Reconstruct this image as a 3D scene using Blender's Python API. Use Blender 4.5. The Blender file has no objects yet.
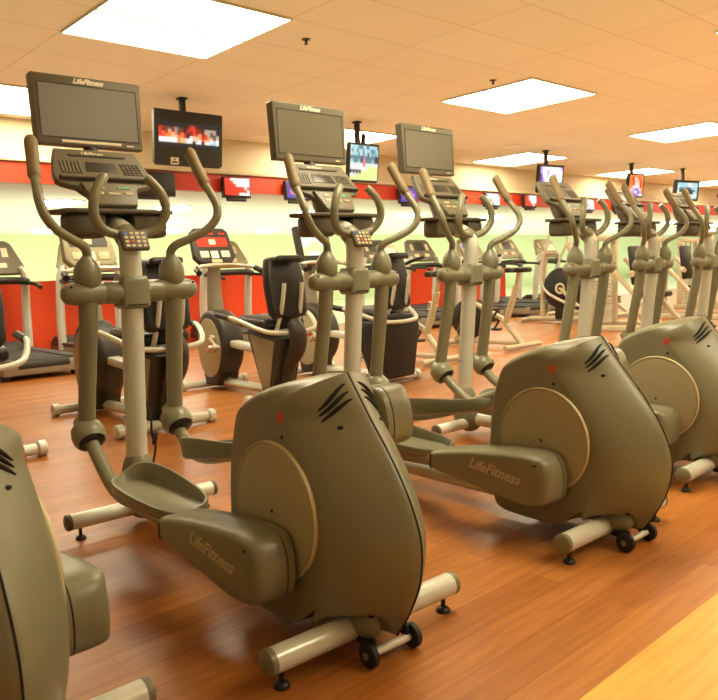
import bpy, bmesh, math, random
from mathutils import Vector, Matrix, Euler
random.seed(7)
sc = bpy.context.scene
COL = sc.collection
PI = math.pi

# ------------------------------------------------------------------ materials
def lin(c):
    return tuple((x / 12.92 if x <= .04045 else ((x + .055) / 1.055) ** 2.4) for x in c)

def rgb(r, g, b):
    return lin((r / 255, g / 255, b / 255)) + (1,)

def mat(name, col, rough=.5, metal=0., noise=0., nscale=40., bump=0., emit=None, estr=0., coat=0., spec=.5):
    m = bpy.data.materials.new(name); m.use_nodes = True
    nt = m.node_tree; b = nt.nodes['Principled BSDF']
    b.inputs['Roughness'].default_value = rough
    b.inputs['Metallic'].default_value = metal
    b.inputs['Base Color'].default_value = col
    b.inputs['Coat Weight'].default_value = coat
    b.inputs['Specular IOR Level'].default_value = spec
    if noise or bump:
        tc = nt.nodes.new('ShaderNodeTexCoord')
        n = nt.nodes.new('ShaderNodeTexNoise'); n.inputs['Scale'].default_value = nscale
        n.inputs['Detail'].default_value = 4
        nt.links.new(tc.outputs['Object'], n.inputs['Vector'])
        if noise:
            r = nt.nodes.new('ShaderNodeMixRGB'); r.blend_type = 'MIX'
            r.inputs[1].default_value = tuple(c * (1 - noise) for c in col[:3]) + (1,)
            r.inputs[2].default_value = tuple(min(1, c * (1 + noise)) for c in col[:3]) + (1,)
            nt.links.new(n.outputs['Fac'], r.inputs[0]); nt.links.new(r.outputs[0], b.inputs['Base Color'])
        if bump:
            bp = nt.nodes.new('ShaderNodeBump'); bp.inputs['Strength'].default_value = bump
            bp.inputs['Distance'].default_value = .002
            nt.links.new(n.outputs['Fac'], bp.inputs['Height']); nt.links.new(bp.outputs[0], b.inputs['Normal'])
    if emit:
        b.inputs['Emission Color'].default_value = emit
        b.inputs['Emission Strength'].default_value = estr
    return m

M = {}
M['body'] = mat('grey_plastic', rgb(122, 121, 97), .35, noise=.05, nscale=60, bump=.08)
M['body2'] = mat('grey_paint', rgb(128, 127, 103), .30, noise=.04, nscale=30)
M['disc'] = mat('light_grey_plastic', rgb(160, 154, 124), .45, noise=.03, nscale=50)
M['rim'] = mat('pale_rim', rgb(198, 190, 152), .4, noise=.03)
M['silver'] = mat('silver_paint', rgb(208, 211, 198), .28, metal=.1, noise=.04, nscale=25)
M['chrome'] = mat('chrome', rgb(214, 208, 190), .22, metal=.5, noise=.02)
M['dark'] = mat('dark_plastic', rgb(52, 49, 43), .5, noise=.08)
M['panel'] = mat('console_plastic', rgb(112, 106, 88), .45, noise=.06, nscale=80, bump=.1)
M['ledge'] = mat('console_ledge_plastic', rgb(90, 84, 68), .5, noise=.05)
M['tvcase'] = mat('television_case', rgb(104, 100, 84), .4, noise=.04)
M['grip'] = mat('rubber_grip', rgb(134, 116, 82), .55, noise=.08, nscale=90, bump=.2)
M['black'] = mat('black_plastic', rgb(30, 28, 25), .45, noise=.1)
M['hole'] = mat('hole_black', rgb(12, 11, 10), .8, noise=.1)
M['rubber'] = mat('rubber', rgb(24, 23, 21), .65, noise=.1)
M['screen_off'] = mat('blank_screen', rgb(104, 99, 82), .30, noise=.03, nscale=5)  # colour lightened to stand in for the bright room reflected in the glass
M['lcd'] = mat('console_display', rgb(62, 60, 56), .3, noise=.04)
M['pale'] = mat('pale_print', rgb(235, 226, 200), .5, noise=.03)
M['print'] = mat('muted_print', rgb(186, 174, 140), .5, noise=.03)
M['key'] = mat('beige_key', rgb(205, 190, 150), .5, noise=.05)
M['key_blue'] = mat('blue_key', rgb(60, 90, 150), .4, noise=.05)
M['key_red'] = mat('red_key', rgb(190, 60, 45), .4, noise=.05)
M['key_green'] = mat('green_key', rgb(110, 170, 120), .4, noise=.05)
M['red_mark'] = mat('red_emblem', rgb(205, 70, 45), .45, noise=.04)
M['vinyl'] = mat('black_vinyl', rgb(30, 27, 24), .4, noise=.1, nscale=60, bump=.2)
M['belt'] = mat('running_belt', rgb(52, 50, 46), .75, noise=.15, nscale=120)
M['deckgrey'] = mat('treadmill_deck', rgb(140, 134, 116), .45, noise=.05)
M['red'] = mat('red_paint_lit', rgb(243, 78, 28), .5, noise=.03, nscale=6)  # partition red, brightened in the colour because more light falls there
M['red_band'] = mat('red_paint_dimmed', rgb(190, 50, 14), .5, noise=.03, nscale=6)  # same red darkened in the colour to stand for dimmer light on the band
M['beige'] = mat('beige_paint', rgb(206, 192, 160), .6, noise=.02, nscale=6)
M['green'] = mat('pale_green_paint', rgb(228, 234, 186), .6, noise=.02, nscale=3)
M['lowceil'] = mat('pale_ceiling_paint', rgb(236, 245, 232), .7, noise=.02, nscale=3)
M['farfloor'] = mat('pale_floor', rgb(206, 206, 176), .35, noise=.05, nscale=4)
M['cream'] = mat('cream_metal', rgb(196, 188, 160), .4, noise=.03)
M['cable'] = mat('black_cable', rgb(18, 17, 16), .5, noise=.05)
M['label_white'] = mat('white_label', rgb(235, 230, 215), .5, noise=.03)
M['lens'] = mat('light_lens', rgb(255, 250, 235), .6, noise=.01, emit=(1, .89, .61, 1), estr=17)
M['down'] = mat('downlight_lens', rgb(255, 255, 245), .6, noise=.01, emit=(.96, 1, .84, 1), estr=22)

def screen_mat():
    m = bpy.data.materials.new('lit_screen'); m.use_nodes = True
    nt = m.node_tree; b = nt.nodes['Principled BSDF']
    a = nt.nodes.new('ShaderNodeAttribute'); a.attribute_name = 'picture'
    b.inputs['Base Color'].default_value = (.01, .01, .01, 1); b.inputs['Roughness'].default_value = .25
    nt.links.new(a.outputs['Color'], b.inputs['Emission Color']); b.inputs['Emission Strength'].default_value = 1.15
    return m
M['screen'] = screen_mat()

def floor_mat():
    m = bpy.data.materials.new('wood_planks'); m.use_nodes = True
    nt = m.node_tree; N = nt.nodes.new; L = nt.links.new; b = nt.nodes['Principled BSDF']
    tc = N('ShaderNodeTexCoord')
    br = N('ShaderNodeTexBrick'); br.offset = .37; br.offset_frequency = 2
    br.inputs['Scale'].default_value = 1; br.inputs['Brick Width'].default_value = 1.2; br.inputs['Row Height'].default_value = .125
    br.inputs['Mortar Size'].default_value = .0016; br.inputs['Bias'].default_value = 0
    br.inputs['Color1'].default_value = (.25, .25, .25, 1); br.inputs['Color2'].default_value = (.75, .75, .75, 1); br.inputs['Mortar'].default_value = (.0, .0, .0, 1)
    L(tc.outputs['Object'], br.inputs['Vector'])
    mp = N('ShaderNodeMapping'); mp.inputs['Scale'].default_value = (1.6, 22, 1); L(tc.outputs['Object'], mp.inputs['Vector'])
    no = N('ShaderNodeTexNoise'); no.inputs['Scale'].default_value = 2.2; no.inputs['Detail'].default_value = 6; no.inputs['Distortion'].default_value = .6
    L(mp.outputs[0], no.inputs['Vector'])
    ad = N('ShaderNodeMath'); ad.operation = 'MULTIPLY_ADD'; ad.inputs[1].default_value = .55; L(br.outputs['Color'], ad.inputs[0])
    ml = N('ShaderNodeMath'); ml.operation = 'MULTIPLY'; ml.inputs[1].default_value = .75; L(no.outputs['Fac'], ml.inputs[0]); L(ml.outputs[0], ad.inputs[2])
    cr = N('ShaderNodeValToRGB'); e = cr.color_ramp.elements
    e[0].position = .25; e[0].color = rgb(130, 76, 28); e[1].position = .95; e[1].color = rgb(192, 128, 62)
    x = e.new(.6); x.color = rgb(162, 100, 44)
    L(ad.outputs[0], cr.inputs[0]); L(cr.outputs[0], b.inputs['Base Color'])
    b.inputs['Roughness'].default_value = .36; b.inputs['Specular IOR Level'].default_value = .45
    bp = N('ShaderNodeBump'); bp.inputs['Strength'].default_value = .08; bp.inputs['Distance'].default_value = .001
    L(no.outputs['Fac'], bp.inputs['Height']); L(bp.outputs[0], b.inputs['Normal'])
    return m
M['wood'] = floor_mat()

def strip_mat():
    m = mat('yellow_floor', rgb(222, 168, 70), .4)
    nt = m.node_tree; N = nt.nodes.new; L = nt.links.new; b = nt.nodes['Principled BSDF']
    tc = N('ShaderNodeTexCoord'); mp = N('ShaderNodeMapping'); mp.inputs['Scale'].default_value = (1.5, 20, 1)
    no = N('ShaderNodeTexNoise'); no.inputs['Scale'].default_value = 2; no.inputs['Detail'].default_value = 5
    L(tc.outputs['Object'], mp.inputs['Vector']); L(mp.outputs[0], no.inputs['Vector'])
    cr = N('ShaderNodeValToRGB'); e = cr.color_ramp.elements
    e[0].position = .3; e[0].color = rgb(214, 154, 58); e[1].position = .7; e[1].color = rgb(236, 182, 84)
    L(no.outputs['Fac'], cr.inputs[0]); L(cr.outputs[0], b.inputs['Base Color'])
    return m
M['yellow'] = strip_mat()

def ceil_mat():
    m = bpy.data.materials.new('ceiling_tiles'); m.use_nodes = True
    nt = m.node_tree; N = nt.nodes.new; L = nt.links.new; b = nt.nodes['Principled BSDF']
    tc = N('ShaderNodeTexCoord')
    br = N('ShaderNodeTexBrick'); br.offset = 0
    br.inputs['Scale'].default_value = 1; br.inputs['Brick Width'].default_value = 1.22; br.inputs['Row Height'].default_value = .61
    br.inputs['Mortar Size'].default_value = .009; br.inputs['Mortar Smooth'].default_value = .2
    br.inputs['Color1'].default_value = rgb(233, 226, 208); br.inputs['Color2'].default_value = rgb(236, 230, 213); br.inputs['Mortar'].default_value = rgb(218, 208, 184)
    mp = N('ShaderNodeMapping'); mp.inputs['Location'].default_value = (-2.279 + 1.22 * 4, -4.443 + .61 * 12, 0)
    L(tc.outputs['Object'], mp.inputs['Vector']); L(mp.outputs[0], br.inputs['Vector'])
    L(br.outputs['Color'], b.inputs['Base Color']); b.inputs['Roughness'].default_value = .85
    no = N('ShaderNodeTexNoise'); no.inputs['Scale'].default_value = 140; L(tc.outputs['Object'], no.inputs['Vector'])
    bp = N('ShaderNodeBump'); bp.inputs['Strength'].default_value = .15; bp.inputs['Distance'].default_value = .002
    L(no.outputs['Fac'], bp.inputs['Height']); L(bp.outputs[0], b.inputs['Normal'])
    return m
M['ceil'] = ceil_mat()

# ------------------------------------------------------------------ mesh helpers
def catmull(pts, sub, closed=False):
    P = [Vector(p) for p in pts]; n = len(P); out = []
    rng = n if closed else n - 1
    for i in range(rng):
        p0 = P[(i - 1) % n] if (closed or i > 0) else P[0] * 2 - P[1]
        p1 = P[i]; p2 = P[(i + 1) % n]
        p3 = P[(i + 2) % n] if (closed or i + 2 < n) else P[-1] * 2 - P[-2]
        for k in range(sub):
            t = k / sub
            out.append(.5 * ((2 * p1) + (p2 - p0) * t + (2 * p0 - 5 * p1 + 4 * p2 - p3) * t * t + (3 * p1 - p0 - 3 * p2 + p3) * t ** 3))
    if not closed: out.append(P[-1].copy())
    return out

class MB:
    def __init__(s): s.bm = bmesh.new()
    def ring(s, pts): return [s.bm.verts.new(p) for p in pts]
    def bridge(s, a, b, mi=0):
        n = len(a)
        for i in range(n):
            try:
                f = s.bm.faces.new((a[i], a[(i + 1) % n], b[(i + 1) % n], b[i])); f.material_index = mi; f.smooth = True
            except ValueError: pass
    def cap(s, r, mi=0, flip=False):
        try:
            f = s.bm.faces.new(list(reversed(r)) if flip else r); f.material_index = mi; f.smooth = True
        except ValueError: pass
    def loft(s, rings, mi=0, caps=True):
        R = [s.ring(r) for r in rings]
        for a, b in zip(R, R[1:]): s.bridge(a, b, mi)
        if caps: s.cap(R[0], mi, True); s.cap(R[-1], mi)
        return s
    def tube(s, pts, r, n=12, sub=0, mi=0, flat=1.0, caps=True):
        P = catmull(pts, sub) if sub else [Vector(p) for p in pts]
        if isinstance(r, (int, float)): R = [r] * len(P)
        else:
            R = []; m = len(r) - 1
            for i in range(len(P)):
                t = i / (len(P) - 1) * m; k = min(int(t), m - 1); R.append(r[k] + (r[k + 1] - r[k]) * (t - k))
        T = []
        for i in range(len(P)):
            a = P[max(0, i - 1)]; b = P[min(len(P) - 1, i + 1)]; T.append((b - a).normalized())
        u = T[0].orthogonal().normalized()
        if abs(T[0].x) < .9: u = (Vector((1, 0, 0)) - T[0] * T[0].x).normalized()
        rings = []
        for i in range(len(P)):
            u = (u - T[i] * u.dot(T[i])).normalized(); v = T[i].cross(u)
            rings.append([P[i] + (u * math.cos(2 * PI * k / n) + v * math.sin(2 * PI * k / n) * flat) * R[i] for k in range(n)])
        s.loft(rings, mi, caps); return s
    def box(s, c, size, rot=(0, 0, 0), bev=0., seg=2, mi=0):
        b2 = bmesh.new(); bmesh.ops.create_cube(b2, size=1)
        for v in b2.verts: v.co = Vector((v.co.x * size[0], v.co.y * size[1], v.co.z * size[2]))
        if bev > 0: bmesh.ops.bevel(b2, geom=list(b2.edges), offset=min(bev, min(size) * .49), segments=seg, affect='EDGES', profile=.5)
        s.merge(b2, Matrix.Translation(c) @ Euler(rot).to_matrix().to_4x4(), mi); return s
    def ell(s, c, r, n=16, rot=(0, 0, 0), mi=0):
        b2 = bmesh.new(); bmesh.ops.create_uvsphere(b2, u_segments=n, v_segments=max(8, n // 2 + 2), radius=1)
        for v in b2.verts: v.co = Vector((v.co.x * r[0], v.co.y * r[1], v.co.z * r[2]))
        s.merge(b2, Matrix.Translation(c) @ Euler(rot).to_matrix().to_4x4(), mi); return s
    def lathe(s, prof, mtx=Matrix(), n=24, mi=0, caps=True):
        rings = [[mtx @ Vector((r * math.cos(2 * PI * k / n), r * math.sin(2 * PI * k / n), z)) for k in range(n)] for r, z in prof]
        s.loft(rings, mi, caps); return s
    def prism(s, pts, mtx, t, bev=0., mi=0, sub=0, seg=3):
        # outline in local xy, extruded 0..t along local z, edges rounded by inset rings
        P = [Vector((p[0], p[1], 0)) for p in pts]
        if sub: P = catmull(P, sub, True)
        n = len(P); area = sum(P[i].x * P[(i + 1) % n].y - P[(i + 1) % n].x * P[i].y for i in range(n))
        if area < 0: P.reverse()
        N = []
        for i in range(n):
            d = P[(i + 1) % n] - P[i - 1]; N.append(Vector((d.y, -d.x, 0)).normalized())
        def rg(ins, z): return [mtx @ Vector((P[i].x - N[i].x * ins, P[i].y - N[i].y * ins, z)) for i in range(n)]
        rings = []
        if bev > 0:
            for k in range(seg + 1):
                a = PI / 2 * k / seg; rings.append(rg(bev * (1 - math.sin(a)), bev * (1 - math.cos(a))))
            for k in range(seg + 1):
                a = PI / 2 * (1 - k / seg); rings.append(rg(bev * (1 - math.sin(a)), t - bev * (1 - math.cos(a))))
        else: rings = [rg(0, 0), rg(0, t)]
        s.loft(rings, mi); return s
    def merge(s, b2, mtx, mi=0):
        mp = {v: s.bm.verts.new(mtx @ v.co) for v in b2.verts}
        for f in b2.faces:
            try:
                g = s.bm.faces.new([mp[v] for v in f.verts]); g.material_index = mi; g.smooth = True
            except ValueError: pass
        b2.free()
    def mesh(s, name, mats, ang=40):
        bmesh.ops.recalc_face_normals(s.bm, faces=list(s.bm.faces))
        me = bpy.data.meshes.new(name); s.bm.to_mesh(me); s.bm.free()
        for m in mats: me.materials.append(M[m])
        try: me.set_sharp_from_angle(angle=math.radians(ang))
        except Exception: pass
        return me

CACHE = {}
def part(name, parent, key, fn, mats, ang=40, label=None, loc=None, rot=None):
    if isinstance(mats, str): mats = [mats]
    if key not in CACHE:
        mb = MB(); fn(mb); CACHE[key] = mb.mesh(name, mats, ang)
    o = bpy.data.objects.new(name, CACHE[key]); COL.objects.link(o)
    if parent is not None: o.parent = parent
    if loc: o.location = loc
    if rot: o.rotation_euler = rot
    if label: o['label'] = label
    return o

def thing(name, label, cat, loc=(0, 0, 0), rz=0., group=None):
    o = bpy.data.objects.new(name, None); COL.objects.link(o); o.empty_display_size = .1
    o.location = loc; o.rotation_euler = (0, 0, rz); o['label'] = label; o['category'] = cat
    if group: o['group'] = group
    return o

def struct(name, fn, mats, ang=40):
    o = part(name, None, 'struct_' + name, fn, mats, ang); o['kind'] = 'structure'; return o

def text_mesh(key, body, size, extrude, shear, material, bold=0.0):
    if key in CACHE: return CACHE[key]
    cu = bpy.data.curves.new('lettering', 'FONT'); cu.body = body; cu.size = size; cu.extrude = extrude; cu.shear = shear
    cu.align_x = 'CENTER'; cu.align_y = 'CENTER'; cu.offset = bold; cu.resolution_u = 3
    o = bpy.data.objects.new('lettering', cu); COL.objects.link(o)
    bpy.context.view_layer.update(); dg = bpy.context.evaluated_depsgraph_get()
    me = bpy.data.meshes.new_from_object(o.evaluated_get(dg)); me.name = 'lettering'
    me.materials.clear(); me.materials.append(M[material])
    bpy.data.objects.remove(o); bpy.data.curves.remove(cu)
    CACHE[key] = me; return me

def text(name, parent, key, body, size, mtx, material, shear=.35, bold=0., extrude=.0008):
    o = bpy.data.objects.new(name, text_mesh(key, body, size, extrude, shear, material, bold)); COL.objects.link(o)
    o.parent = parent; o.matrix_local = mtx; return o

def picture_mesh(key, art, pal, w, h):
    # a lit screen: grid of coloured cells; art = rows of palette letters, smoothed by interpolation at the vertices
    if key in CACHE: return CACHE[key]
    rows = len(art); cols = len(art[0])
    me = bpy.data.meshes.new('screen'); vs = []; fs = []
    for j in range(rows + 1):
        for i in range(cols + 1): vs.append((-w / 2 + w * i / cols, 0, h / 2 - h * j / rows))
    def cell(j, i): return pal[art[max(0, min(rows - 1, j))][max(0, min(cols - 1, i))]]
    cc = []
    for j in range(rows):
        for i in range(cols):
            a = j * (cols + 1) + i; fs.append((a + cols + 1, a + cols + 2, a + 1, a))
            for dj, di in ((1, -1), (1, 1), (-1, 1), (-1, -1)):
                own, n1, n2 = cell(j, i), cell(j + dj, i), cell(j, i + di)
                cc.append([.72 * own[q] + .14 * n1[q] + .14 * n2[q] for q in range(3)])
    me.from_pydata(vs, [], fs); me.update()
    ca = me.color_attributes.new('picture', 'FLOAT_COLOR', 'CORNER')
    for i, c in enumerate(cc): ca.data[i].color = lin([x / 255 for x in c]) + (1,)
    me.materials.append(M['screen']); CACHE[key] = me; return me

def RX(a): return Matrix.Rotation(a, 4, 'X')
def RY(a): return Matrix.Rotation(a, 4, 'Y')
def RZ(a): return Matrix.Rotation(a, 4, 'Z')
def TR(*v): return Matrix.Translation(v)
# basis taking local (x, y, z) to (y, z, x): outline in the y-z plane, thickness along +x
YZX = Matrix(((0, 0, 1, 0), (1, 0, 0, 0), (0, 1, 0, 0), (0, 0, 0, 1)))
# outline in the x-z plane, thickness towards the user (-y)
XZ = Matrix(((1, 0, 0, 0), (0, 0, -1, 0), (0, 1, 0, 0), (0, 0, 0, 1)))

# ------------------------------------------------------------------ elliptical trainer
REAR = [(.05, .738), (-.035, .628), (-.097, .553), (-.152, .476), (-.192, .40), (-.21, .335), (-.207, .265), (-.188, .20), (-.152, .13), (-.11, .068)]
BOT = [(-.02, .06), (.10, .055), (.22, .055), (.36, .06), (.44, .075)]
FRONT = [(.462, .14), (.47, .25), (.466, .36), (.452, .47), (.432, .555), (.39, .628), (.30, .680), (.19, .716), (.11, .733)]
def dens(pts, sub):
    return [(v.x, v.y) for v in catmull([(p[0], p[1], 0) for p in pts], sub)]
rear_d = dens(REAR, 6)
OUT = rear_d[:-1] + dens([REAR[-1]] + BOT + FRONT + [REAR[0]], 5)[:-1]
def outline_normals():
    n = len(OUT); N = []
    for i in range(n):
        a = Vector(OUT[i - 1]); b = Vector(OUT[(i + 1) % n]); d = b - a
        N.append(Vector((-d.y, d.x)).normalized())
    c = Vector((.15, .37))
    return [v if v.dot(Vector(OUT[i]) - c) > 0 else -v for i, v in enumerate(N)]
OUTN = outline_normals()
SW = .15
def sm(x): x = max(0, min(1, x)); return x * x * (3 - 2 * x)
NR = len(rear_d)
def _rl():
    r = [0.]
    for a, b in zip(rear_d, rear_d[1:]): r.append(r[-1] + (Vector(a) - Vector(b)).length)
    return r
RL = _rl()
def disp(i):
    # how far the flat side is set in from the centre seam, and which curve it follows there
    y, z = OUT[i]
    if i < NR:
        w = .62 + .38 * sm(RL[i] / .16); lo = sm((.16 - z) / .10)
        return Vector((.190 * w * (1 - .25 * lo), -.080 * (1 - sm(RL[i] / .16)) + .035 * lo)), w, lo
    fr = sm((y - .36) / .08) * sm((z - .05) / .1); top = sm((z - .45) / .15)
    if z < .12: return Vector((-.03 * sm((y - .36) / .06) + .13 * sm((.06 - y) / .17), .075 * sm((.16 - y) / .14) * (1 - .55 * sm((.02 - y) / .13)) + .004)), 0., 1.
    w = .62 * sm((.27 - y) / .22)
    return Vector((-.032 * fr + .190 * w, -.030 * top - .050 * w / .62)), w, 0.
DSP = [disp(i) for i in range(len(OUT))]
def surf(i, u, off=0.):
    v, w, lo = DSP[i]; a = min(abs(u), 1.)
    rnd = 1 - math.sqrt(max(0., 1 - .99 * a ** 4)); rnd = rnd / .9
    c = 1 - math.sqrt(max(0., 1 - .99 * a * a)); c /= .9
    wed = .55 * (math.sqrt(a * a + .0025) - .05) / .9512 + .45 * c
    bot = 1 - (1 - a) ** 3
    g = (rnd * (1 - w) + wed * w) * (1 - lo) + bot * lo
    d = v * g
    return Vector((SW * u, OUT[i][0] + d.x + OUTN[i].x * off, OUT[i][1] + d.y + OUTN[i].y * off))
rear_len = [0.]
for a, b in zip(rear_d, rear_d[1:]): rear_len.append(rear_len[-1] + (Vector(a) - Vector(b)).length)
def rear_pt(s, u, off=0.):
    for k in range(len(rear_len) - 1):
        if rear_len[k + 1] >= s:
            t = (s - rear_len[k]) / (rear_len[k + 1] - rear_len[k]); return surf(k, u, off).lerp(surf(k + 1, u, off), t)
    return surf(len(rear_d) - 1, u, off)

def f_shroud(b):
    us = [math.sin(PI / 2 * k / 16) for k in range(-16, 17)]
    b.loft([[surf(i, u) for i in range(len(OUT))] for u in us])
def f_seam(b):
    n = len(OUT); k0 = n - 40
    P = [surf(i % n, 0, -.0005) for i in range(k0, n + len(rear_d))]
    b.tube(P, .0024, 6)
def f_vent(s, k):
    def g(b):
        s0 = .030 + .024 * k
        P = [rear_pt(s0 + .070 * (1 - t) ** 1.5, s * (.14 + .50 * (1 - t)), -.001) for t in [i / 8 for i in range(9)]]
        b.tube(P, [.003, .0065, .0075, .0065, .003], 8, flat=.8)
    return g
def f_screw(s, k):
    def g(b):
        if k < 2:
            ss, u = ((.165, .45), (.70, .42))[k]
            b.ell(rear_pt(ss, s * u), (.009, .006, .005), 10, (0, 0, .4 * s))
        else: b.ell((s * .1495, .15, .575), (.003, .006, .006), 10)
    return g
def f_wall_disc(s):
    def g(b): b.lathe([(.187, 0), (.187, .008), (.182, .013), (.175, .0145), (.001, .0145)], TR(s * .147, .193, .370) @ RY(s * PI / 2), 48)
    return g
def f_rim(s):
    def g(b):
        mt = TR(s * .147, .193, .370) @ RY(s * PI / 2)
        b.lathe([(.1865, .0), (.1895, .004), (.1895, .012), (.188, .0148), (.1855, .0152), (.1855, .010)], mt, 56, caps=False)
    return g
def f_dot(s):
    def g(b): b.ell((s * .162, .198, .366), (.002, .005, .005), 10)
    return g
def f_emblem(s):
    def g(b):
        mt = TR(s * .1465, .155, .628) @ RY(s * PI / 2)
        b.lathe([(.006, 0), (.006, .004), (.0145, .004), (.0145, 0)], mt, 20, caps=False)
        b.box((s * .1495, .155, .628), (.002, .012, .003))
    return g
ARM = [(.456, .014), (.445, .024), (.35, .045), (.24, .063), (.07, .082), (-.03, .085), (-.075, .072), (-.098, .03), (-.101, -.03), (-.085, -.078), (-.03, -.099), (.06, -.098), (.2, -.080), (.34, -.064), (.445, -.047), (.457, -.038)]
def arm_tr(s, hi):
    if hi: return TR(0, .195, .575) @ RX(-.16)
    return TR(0, .18, .255)
def f_arm(s, hi):
    def g(b):
        mt = arm_tr(s, hi)
        P = catmull([(p[0], p[1], 0) for p in ARM], 5, True); n = len(P)
        ar = sum(P[i].x * P[(i + 1) % n].y - P[(i + 1) % n].x * P[i].y for i in range(n)); sg = 1 if ar > 0 else -1
        N = []
        for i in range(n):
            d = P[(i + 1) % n] - P[i - 1]; N.append(Vector((d.y, -d.x)).normalized() * sg)
        spec = [(.166, .012), (.169, .003), (.176, 0), (.196, 0), (.197, .0025), (.200, .0025), (.201, 0), (.25, 0), (.268, .0008), (.281, .003), (.289, .0065), (.294, .011), (.2965, .018)]
        rw = [1 + 2.2 * sm((-P[i].x - .03) / .07) for i in range(n)]
        b.loft([[mt @ Vector((s * x, P[i].x - N[i].x * d * rw[i], P[i].y - N[i].y * d)) for i in range(n)] for x, d in spec])
    return g
def f_armscrew(s, hi, k):
    def g(b):
        mt = arm_tr(s, hi)
        for y, z in (((-.05, .055), (-.05, -.07), (.25, .043))[k],):
            b.ell(mt @ Vector((s * .2935, y, z)), (.003, .0075, .005), 10)
    return g
def f_link(s, hi):
    def g(b):
        if hi: P = [(s * .20, .58, .47), (s * .20, .80, .385), (s * .185, 1.05, .305), (s * .185, 1.30, .27), (s * .19, 1.47, .365)]
        else: P = [(s * .215, .58, .235), (s * .20, .80, .212), (s * .19, 1.05, .205), (s * .19, 1.24, .225), (s * .19, 1.47, .385)]
        b.tube(P, [.03, .028, .026, .027, .027], 14, 8)
    return g
PED = [(-.05, -.29), (.04, -.29), (.085, -.20), (.098, -.05), (.098, .12), (.085, .22), (.035, .27), (-.025, .27), (-.07, .23), (-.095, .13), (-.10, -.02), (-.088, -.19)]
def f_pedal(s, hi):
    def g(b):
        mt = (TR(s * .16, .99, .345) @ RX(-.17)) if hi else (TR(s * .152, .955, .245) @ RX(.0))
        P = catmull([(p[0] * -s, p[1], 0) for p in PED], 5, True); n = len(P)   # +x local before mirroring = inner side
        c = Vector((0, 0, 0)); N = []
        for i in range(n):
            d = P[(i + 1) % n] - P[i - 1]; v = Vector((d.y, -d.x, 0)).normalized()
            N.append(v if v.dot(P[i] - c) > 0 else -v)
        def h(p):
            inner = sm((p.x * -s + .05) / .12)   # 1 on the side facing the frame
            fr = sm((p.y + .3) / .45)
            return .016 + .008 * fr + inner * (.018 + .022 * fr)
        def rg(ins, zf): return [mt @ (P[i] - N[i] * ins + Vector((0, 0, zf(P[i])))) for i in range(n)]
        b.loft([rg(.03, lambda p: -.026), rg(.012, lambda p: -.022), rg(.002, lambda p: -.012), rg(0, lambda p: h(p) - .004), rg(.003, h), rg(.010, h), rg(.013, lambda p: h(p) - .004), rg(.018, lambda p: .006), rg(.03, lambda p: 0)])
    return g
def f_rear_stab(b): b.tube([(-.322, 0, .075), (.322, 0, .075)], .033, 24)
def f_front_stab(b): b.tube([(-.316, 1.412, .075), (.316, 1.412, .075)], .031, 24)
def f_endcap(s, y, w, r):
    def g(b): b.lathe([(r, -.012), (r + .0012, -.006), (r + .0005, .004), (r * .8, .009), (.001, .010)], TR(s * w, y, .075) @ RY(s * PI / 2), 24)
    return g
def f_foot(x, y):
    def g(b):
        b.lathe([(.007, .045), (.007, .016)], TR(x, y, 0), 10)
        b.lathe([(.001, .016), (.012, .015), (.019, .009), (.021, .004), (.021, .0)], TR(x, y, 0), 18)
    return g
def f_wheel(s):
    def g(b):
        b.lathe([(.008, -.011), (.027, -.011), (.033, -.007), (.033, .007), (.027, .011), (.008, .011)], TR(s * .075, -.085, .034) @ RY(PI / 2), 22)
        b.box((s * .057, -.055, .055), (.012, .07, .03), bev=.004)
    return g
def f_hubcap(s):
    def g(b): b.lathe([(.010, -.014), (.010, .014)], TR(s * .075, -.085, .034) @ RY(PI / 2), 14)
    return g
def f_fairing(s):
    def g(b): b.ell((s * .050, -.035, .100), (.030, .065, .042), 14)
    return g
def f_axle(b): b.tube([(-.07, -.085, .034), (.07, -.085, .034)], .011, 10)
def f_rail(b): b.tube([(0, .38, .10), (0, 1.0, .098), (0, 1.42, .105)], .046, 20)
def f_basecover(b):
    b.ell((0, 1.43, .12), (.085, .10, .105), 24)
    b.ell((0, 1.458, .19), (.066, .075, .115), 20)
def f_post(b):
    b.tube([(0, 1.47, .12), (0, 1.44, .5), (0, 1.405, .85), (0, 1.388, 1.03), (0, 1.384, 1.11), (0, 1.395, 1.155), (0, 1.435, 1.19), (0, 1.50, 1.215), (0, 1.58, 1.235)], [.043] * 5 + [.042, .041, .04, .036], 22, 6)
def f_band(b):
    b.tube([(0, 1.409, .885), (0, 1.4085, .889)], .0445, 22); b.tube([(0, 1.455, .44), (0, 1.4545, .444)], .0445, 22)
def f_collar(b):
    b.prism([(-.058, .895), (-.045, .885), (.045, .885), (.058, .895), (.060, .99), (.046, 1.012), (-.046, 1.012), (-.060, .99)], TR(0, 1.455, 0) @ XZ, .115, .018)
def f_hub(s):
    def g(b):
        b.lathe([(.044, .05), (.0445, .115), (.043, .118), (.043, .121), (.0445, .124), (.0445, .215), (.041, .245), (.034, .265), (.022, .275), (.001, .277)], TR(0, 1.388, .952) @ RY(s * PI / 2), 28)
    return g
def f_hubscrew(s, k):
    def g(b):
        for x, dz in (((.09, .036), (.14, -.036), (.25, .028), (.205, -.038))[k],):
            b.ell((s * x, 1.388 - math.sqrt(.0445 ** 2 - dz * dz) * .96, .952 + dz * .96), (.005, .004, .004), 8)
    return g
def f_swing(s):
    def g(b): b.tube([(s * .178, 1.392, .94), (s * .18, 1.41, .80), (s * .188, 1.462, .52), (s * .19, 1.475, .44)], [.035, .035, .033, .034], 18, 5)
    return g
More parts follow.
